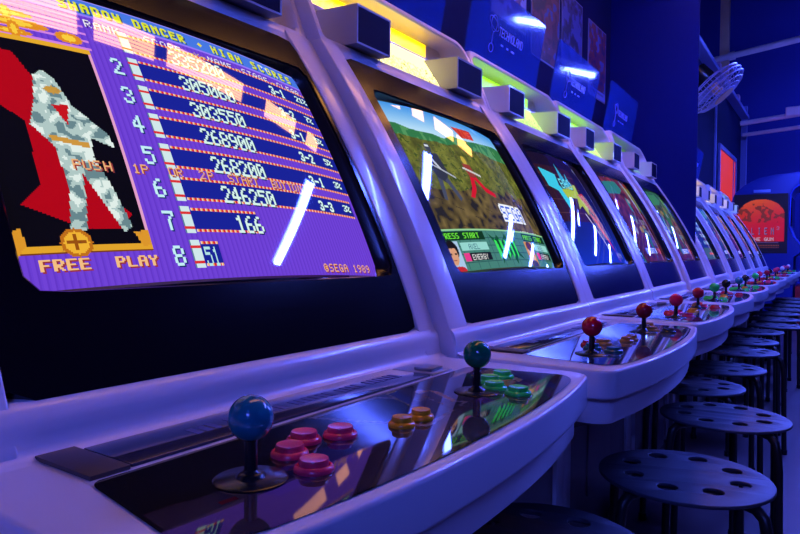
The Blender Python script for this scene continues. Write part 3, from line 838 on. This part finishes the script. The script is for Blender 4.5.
# posters on the wall behind
def poster(y0, y1, z0, z1, art, label, x=WALLX, margin=True, frame=False):
    t = empty('poster', (x, (y0 + y1) / 2, z0)); tag(t, label, 'poster')
    w_, h_ = y1 - y0, z1 - z0
    link('print', grid_art('print', lambda u, v: (np.full_like(u, .0045), (u - .5) * w_, v * h_), art, False), attr_mat('poster_print', 'base', 0.5), t)
    link('backing', mesh('backing', *box(.002, 0, h_ / 2, .004, w_ + .012, h_ + .012)), mat('poster_card', (0.20, 0.22, 0.42), 0.5), t)
def art_poster(seed, cols, foot=None):
    h, wd = 70, 46
    A = np.zeros((h, wd, 3)); n, n2 = blobs(h, wd, 9, seed), blobs(h, wd, 4, seed + 9)
    A[:] = cols[0]
    for k, c in enumerate(cols[1:]): A[(n * .6 + n2 * .4) > .42 + .12 * k] = c
    if foot: A[-8:] = foot; A[-6:-4, 4:-4:2] = (30, 40, 110)
    return A
poster(2.33, 2.665, 1.865, 2.33, art_poster(1, [(40, 36, 80), (90, 50, 100), (130, 140, 200)]), 'poster left of the red figures poster, pale upper corner, behind the glaring board')
poster(2.735, 3.075, 1.80, 2.33, art_poster(2, [(14, 12, 44), (70, 18, 40), (100, 40, 60), (40, 60, 140)]), 'dark poster with red figures on the back wall')
poster(3.12, 3.42, 1.80, 2.215, art_poster(3, [(24, 24, 70), (40, 44, 110), (70, 80, 160)]), 'dark blue poster with pale edge, centre of the back wall')
poster(3.54, 3.85, 1.79, 2.19, art_poster(4, [(30, 28, 84), (90, 40, 80), (120, 60, 70), (70, 90, 170)], (120, 140, 220)), 'colourful poster with pale foot margin, nearest the partition')

# red window in the wall beyond the partition
wn = empty('window_1', (-1.25, 9.85, 1.40)); wn['kind'] = 'structure'
link('window_pane', mesh('window_pane', *box(.006, 0, .42, .012, 1.55, .84)), mat('red_window_glow', (0.06, 0.01, 0.004), 0.6, spec=0.1, emit=(1.0, 0.05, 0.02), estr=0.62), wn)
fr = [box(.012, -.80, .42, .03, .06, .96), box(.012, .80, .42, .03, .06, .96), box(.012, 0, .87, .03, 1.6, .06), box(.012, 0, -.03, .03, 1.6, .06), box(.014, .55, .42, .02, .03, .84)]
link('window_frame', mesh('window_frame', *merge(*fr), bevel=.004), mat('blue_grey_wood', (0.16, 0.18, 0.42), 0.5), wn)
M_pipe = mat('painted_pipe', (0.75, 0.60, 0.60), 0.5, var=0.1, bscale=8)
struct('trim_1', box(-1.22, 11.38, 1.6, .10, .10, 3.2), mat('post_paint', (0.22, 0.24, 0.55), 0.5))
struct('trim_2', box(-1.245, 8.72, 1.5, .03, .05, 3.0), mat('post_paint', (0.22, 0.24, 0.55), 0.5))
struct('trim_3', box(-1.22, 7.75, 3.02, .16, 7.2, .05), mat('post_paint', (0.22, 0.24, 0.55), 0.5))
tag(link('wooden_post', mesh('wooden_post', *box(-1.62, 12.2, 3.35, .14, .14, 6.68), bevel=.01), mat('warm_wood', (0.95, 0.60, 0.35), 0.6, var=.1, bscale=6)), 'tall light brown square post rising behind the far wall top', 'post')
def pipe(pts, r, label, joints=()):
    t = empty('ceiling_pipe', pts[0]); tag(t, label, 'pipe'); o = Vector(pts[0])
    link('pipe_run', mesh('pipe_run', *tube([Vector(p) - o for p in pts], r, 12), smooth=True), M_pipe, t)
    for j in joints:
        p = Vector(pts[0]).lerp(Vector(pts[-1]), j) - o; dr = (Vector(pts[-1]) - Vector(pts[0])).normalized()
        link('coupling', mesh('coupling', *tube([p - dr * .04, p + dr * .04], r * 1.35, 12), smooth=True), M_pipe, t)
pipe([(-1.72, 10.3, 3.68), (-.30, 10.3, 3.84), (2.0, 10.3, 4.09)], .045, 'slanting pipe crossing high in front of the brown post', (.12, .37, .7))
pipe([(-1.18, 10.6, 2.80), (.4, 10.6, 2.93), (2.4, 10.6, 3.1)], .035, 'upper of two level pipes beside the end of the far wall', (.3,))
pipe([(-1.18, 10.9, 2.68), (.4, 10.9, 2.78), (2.4, 10.9, 2.95)], .028, 'lower thinner pipe beside the end of the far wall', (.3,))
jb = link('junction_box', mesh('junction_box', *merge(box(-.47, 10.6, 2.90, .28, .14, .13), box(-.32, 10.6, 2.93, .10, .10, .10)), bevel=.02, seg=3), M_pipe); tag(jb, 'pale lumpy junction box on the upper level pipe', 'junction box')
for k, (y, z, s) in enumerate(((8.4, 3.045, .10), (9.2, 3.045, .08), (10.2, 3.045, .09))):
    tag(link('small_box', mesh('small_box', *box(-1.2, y, z + s / 2, .10, .16, s), bevel=.012), mat('pinkish_card', (0.55, 0.3, 0.45), 0.6)), ['pinkish box lying on the far wall top below the fan', 'pinkish box on the far wall top, middle of three', 'pinkish box on the far wall top nearest its end'][k], 'box')

# wall fan
fn_c = Vector((-.715, 5.0, 2.06))
fan = empty('wall_fan', (-1.25, 5.0, 2.0)); tag(fan, 'round wire-caged fan tilted down, peeking out behind the partition', 'fan')
_vd = (fn_c - Vector((0, 0, H))).normalized(); _vr = _vd.cross(Vector((0, 0, 1))).normalized(); _vu = _vr.cross(_vd)
nrm = (_vr * .66 - _vu * .72 - _vd * .22).normalized()
q = nrm.to_track_quat('Z', 'Y')
fl = fn_c - Vector((-1.25, 5.0, 2.0))
def fan_mesh(parts_fn): return parts_fn
Rf = q.to_matrix()
def tf(vf): return ([tuple(Rf @ Vector(v) + fl) for v in vf[0]], vf[1])
rings = []
for R_, z in ((.205, 0), (.20, .03), (.17, .055), (.13, .068), (.09, .074), (.05, .076), (.20, -.03), (.15, -.055), (.10, -.065)):
    rings.append(tube([(R_ * math.cos(a), R_ * math.sin(a), z) for a in np.linspace(0, 2 * math.pi, 40)], .003 if R_ < .2 else .0045, 5))
for k in range(44):
    a = 2 * math.pi * k / 44; c, s = math.cos(a), math.sin(a)
    rings.append(tube([(.05 * c, .05 * s, .076), (.13 * c, .13 * s, .068), (.19 * c, .19 * s, .04), (.205 * c, .205 * s, 0), (.19 * c, .19 * s, -.04), (.10 * c, .10 * s, -.065)], .0016, 4))
link('cage', mesh('cage', *tf(merge(*rings)), smooth=True), mat('cage_wire', (0.45, 0.5, 0.9), 0.35, 0.3), fan)
for k in range(3):
    a = 2 * math.pi * k / 3; V, F = [], []
    for j in range(7):
        rr = .03 + .15 * j / 6; wd = .03 + .05 * math.sin(math.pi * j / 7)
        for s in (-1, 1):
            aa = a + s * wd / max(rr, .06) * .6
            for dz in (0, .003): V.append((rr * math.cos(aa), rr * math.sin(aa), s * .018 + dz))
    for j in range(6):
        b_ = j * 4; F += [(b_, b_ + 4, b_ + 6, b_ + 2), (b_ + 1, b_ + 3, b_ + 7, b_ + 5), (b_, b_ + 1, b_ + 5, b_ + 4), (b_ + 2, b_ + 6, b_ + 7, b_ + 3)]
    F += [(0, 2, 3, 1), (24, 25, 27, 26)]
    link('blade', mesh('blade', *tf((V, F)), smooth=True), mat('fan_blade', (0.3, 0.33, 0.6), 0.3), fan)
link('hub', mesh('hub', *tf(lathe([(.035, -.03), (.035, .03), (.02, .04)], 24)), smooth=True), mat('hub_cap', (0.75, 0.45, 0.30), 0.4), fan)
link('badge', mesh('badge', *tf(lathe([(.075, .078), (.075, .082), (.05, .084)], 32)), smooth=True), mat('hub_cap', (0.75, 0.45, 0.30), 0.4), fan)
mo = tf(lathe([(.05, -.20), (.065, -.19), (.068, -.10), (.05, -.06)], 24))
link('motor', mesh('motor', *mo, smooth=True), M_black, fan)
mc = Rf @ Vector((0, 0, -.15)) + fl
link('bracket', mesh('bracket', *merge(tube([tuple(mc), (.08, 0, .30), (.0, 0, .30)], .018, 10), box(.012, 0, .30, .024, .10, .16)), smooth=True), M_black, fan)

# ------------------------------------------------------------------ big gun cabinet at the far end
def big_machine():
    t = empty('gun_cabinet', (-.62, 8.9, 0)); tag(t, 'large blue arcade cabinet with orange-red side art, arched top, at the far end', 'arcade machine')
    # side outline in (x, z), relative to the root; front towards +x
    P = [(-.40, 0), (-.40, 1.50), (-.37, 1.60), (-.28, 1.70), (-.14, 1.775), (.02, 1.81), (.30, 1.83), (.33, 1.80), (.33, 1.69), (.25, 1.64), (.205, 1.57), (.20, 1.20), (.25, 1.08), (.34, .98), (.36, .90), (.26, .84), (.26, 0)]
    S_ = lambda x, z: (x * (1.13 if x < 0 else .85), z * 1.02)
    P = [S_(x, z) for x, z in P]
    link('body', mesh('body', *prism_y(P, 0, .75), bevel=.006), mat('cobalt_laminate', (0.02, 0.04, 0.30), 0.4), t)
    # dark side art board with arched orange field
    h, wd = 120, 100
    A = np.zeros((h, wd, 3)); A[:] = (14, 10, 34); yy, xx = np.mgrid[0:h, 0:wd]; n, n2 = blobs(h, wd, 9, 5), blobs(h, wd, 4, 6)
    arch = ((((xx - 50) / 44) ** 2 + ((yy - 44) / 34) ** 2 < 1) | ((yy >= 44) & (abs(xx - 50) < 44))) & (yy < 96)
    tt = np.clip((yy - 10) / 60.0, 0, 1)[..., None] + np.clip((xx - 40) / 200.0, 0, 1)[..., None]
    c = np.array((236, 96, 24)) * (1 - np.clip(tt, 0, 1)) + np.array((214, 22, 44)) * np.clip(tt, 0, 1)
    A[arch] = c[arch]; dk = arch & (yy < 58) & (n > .5) & (n2 > .45) & (yy > 18); A[dk] = (130, 50, 30)
    for xs, ch in ((22, 'A'), (34, 'L'), (46, 'I'), (58, 'E'), (70, 'N')): text(A, xs, 68, ch, (150, 130, 190), 1, 2, 1, (60, 20, 80))
    text(A, 80, 66, '3', (150, 130, 190)); A[88:96, 20:80] = (200, 24, 44); text(A, 34, 88, 'THE GUN', (220, 210, 240), 1, 1, 1)
    A[98:99, 16:84] = (130, 90, 160)
    for x in range(20, 84, 3):
        A[103:105, x:x + 2] = (150, 80, 50); A[107:109, x:x + 2] = (120, 60, 50)
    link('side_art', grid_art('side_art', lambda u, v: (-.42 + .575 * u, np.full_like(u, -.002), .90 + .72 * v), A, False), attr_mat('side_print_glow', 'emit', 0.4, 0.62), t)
    link('label_plate', mesh('label_plate', *box(-.12, -.006, 1.655, .18, .006, .035), bevel=.002), mat('pale_plate', (0.35, 0.45, 0.9), 0.4), t)
    link('front_trim', mesh('front_trim', *tube([(x * .85, -.004, z * 1.02) for x, z in ((.335, 1.80), (.335, 1.69), (.255, 1.64), (.21, 1.57), (.205, 1.20), (.255, 1.08), (.345, .98))], .008, 8), smooth=True), mat('cobalt_trim', (0.06, 0.12, 0.8), 0.3), t)
    link('marquee', mesh('marquee', *box(.29, .375, 1.79, .03, .70, .12), bevel=.005), mat('red_marquee_glow', (0.3, 0.05, 0.02), 0.4, emit=(1.0, 0.10, 0.04), estr=1.6), t)
    link('control_deck', mesh('control_deck', *box(.40, .375, .78, .22, .66, .26), bevel=.02), mat('red_deck', (0.6, 0.015, 0.02), 0.4), t)
    link('deck_base', mesh('deck_base', *box(.34, .375, .26, .20, .62, .50), bevel=.015), mat('red_deck', (0.6, 0.015, 0.02), 0.4), t)
    link('screen', mesh('screen', *box(.185, .375, 1.40, .02, .62, .34)), M_bezel, t)
big_machine()
tb = empty('pedestal_sign', (-.93, 8.42, 0)); tag(tb, 'small white sign box standing between the row and the gun cabinet', 'sign box')
link('post', mesh('post', *box(0, 0, .42, .03, .03, .84)), M_blackm, tb); link('board', mesh('board', *box(0, 0, .90, .13, .03, .13), bevel=.004), mat('white_board', (0.6, 0.6, 0.7), 0.5), tb)

# ------------------------------------------------------------------ stools
def circle_pts(r, n, cx=0, cy=0): return [(cx + r * math.cos(2 * math.pi * k / n), cy + r * math.sin(2 * math.pi * k / n), 0) for k in range(n)]
def seat_mesh():
    cu = bpy.data.curves.new('seat', 'CURVE'); cu.dimensions = '2D'; cu.fill_mode = 'BOTH'; cu.extrude = .0015; cu.bevel_depth = .002; cu.bevel_resolution = 2
    def spl(P):
        s = cu.splines.new('POLY'); s.points.add(len(P) - 1)
        for k, p in enumerate(P): s.points[k].co = (*p, 1)
        s.use_cyclic_u = True
    spl(circle_pts(.163, 72))
    for k in range(8):
        a = 2 * math.pi * (k + .5) / 8; spl(circle_pts(.0205, 20, .105 * math.cos(a), .105 * math.sin(a)))
    ob = bpy.data.objects.new('tmp', cu); COL.objects.link(ob)
    me = bpy.data.meshes.new_from_object(ob.evaluated_get(bpy.context.evaluated_depsgraph_get()))
    bpy.data.objects.remove(ob); me.name = 'seat'
    me.materials.clear()
    # drop the outer rim a little so the seat reads as gently domed
    bm = bmesh.new(); bm.from_mesh(me)
    bmesh.ops.remove_doubles(bm, verts=bm.verts, dist=.0002)
    for v in bm.verts:
        r = math.hypot(v.co.x, v.co.y); v.co.z += .4485
        if r > .135: v.co.z -= .005 * ((r - .135) / .03) ** 2
    bm.to_mesh(me); bm.free()
    me.polygons.foreach_set('use_smooth', [True] * len(me.polygons)); me.set_sharp_from_angle(angle=math.radians(40))
    return me
SEAT = seat_mesh()
def leg_mesh(a):
    c, s = math.cos(a), math.sin(a)
    P = [(.06, .434), (.12, .434), (.155, .431), (.171, .418), (.178, .385), (.182, .35), (.190, .012)]
    pts = []
    for k in range(len(P) - 1):
        for f in (0, .5): pts.append((P[k][0] + (P[k + 1][0] - P[k][0]) * f, P[k][1] + (P[k + 1][1] - P[k][1]) * f))
    pts.append(P[-1])
    leg = tube([(r * c, r * s, z) for r, z in pts], .0105, 12)
    ft = tube([(.190 * c, .190 * s, 0), (.190 * c, .190 * s, .02)], .013, 12)
    return mesh('leg', *leg, smooth=True, sm_ang=50), mesh('foot_cap', *ft, smooth=True, sm_ang=50)
LEGS = [leg_mesh(math.radians(45 + 90 * k)) for k in range(4)]
PLATE = mesh('seat_plate', *lathe([(.09, .425), (.10, .428), (.10, .4440)], 32), smooth=True, sm_ang=40)
def make_stool(loc, rz, label):
    t = empty('stool', loc, rz); tag(t, label, 'stool', 'black eight-hole stools along the row')
    link('seat', SEAT, M_seat, t); link('seat_plate', PLATE, M_blackm, t)
    for lm, fm in LEGS:
        l = link('leg', lm, M_blackm, t); link('foot_cap', fm, M_black, l)
    return t
st0 = make_stool((-.365, .93, 0), .15, 'nearest black stool, cut by the lower picture edge under the near panel')
def dup(root, loc, rz, label):
    r = root.copy(); COL.objects.link(r); r.location = loc; r.rotation_euler = (0, 0, rz); r['label'] = label
    for ch in list(root.children):
        c = ch.copy(); COL.objects.link(c); c.parent = r
        for g in list(ch.children):
            d = g.copy(); COL.objects.link(d); d.parent = c
    return r
STL = [(-.245, 1.395, .3, 'black stool at lower right, widest full seat, beside the second cabinet'),
       (-.245, 1.97, .1, 'black stool just behind the widest full seat, reaching the right picture edge'),
       (-.395, 2.37, .1, 'black stool tucked closest under the panels, fourth from the viewer'),
       (-.367, 2.80, .2, 'black stool fifth from the viewer, standing clear of the tucked one'),
       (-.356, 3.33, .7, 'black stool sixth from the viewer, beside the fourth cabinet'),
       (-.383, 3.73, .35, 'black stool seventh from the viewer, close behind the sixth'),
       (-.387, 4.22, .0, 'black stool eighth from the viewer, level with the partition'),
       (-.28, 4.64, .6, 'black stool ninth from the viewer, set out towards the aisle'),
       (-.34, 5.10, .25, 'black stool tenth from the viewer, just past the partition'),
       (-.36, 5.58, .45, 'black stool eleventh from the viewer in the dim far half'),
       (-.30, 6.02, .15, 'black stool twelfth from the viewer in the dim far half'),
       (-.36, 6.5, .5, 'black stool thirteenth from the viewer in the dim far half'),
       (-.32, 7.0, .3, 'black stool fourteenth from the viewer near the row end'),
       (-.34, 7.5, .2, 'farthest black stool at the end of the cabinet row')]
for x, y, a, lb in STL: dup(st0, (x, y, 0), a, lb)
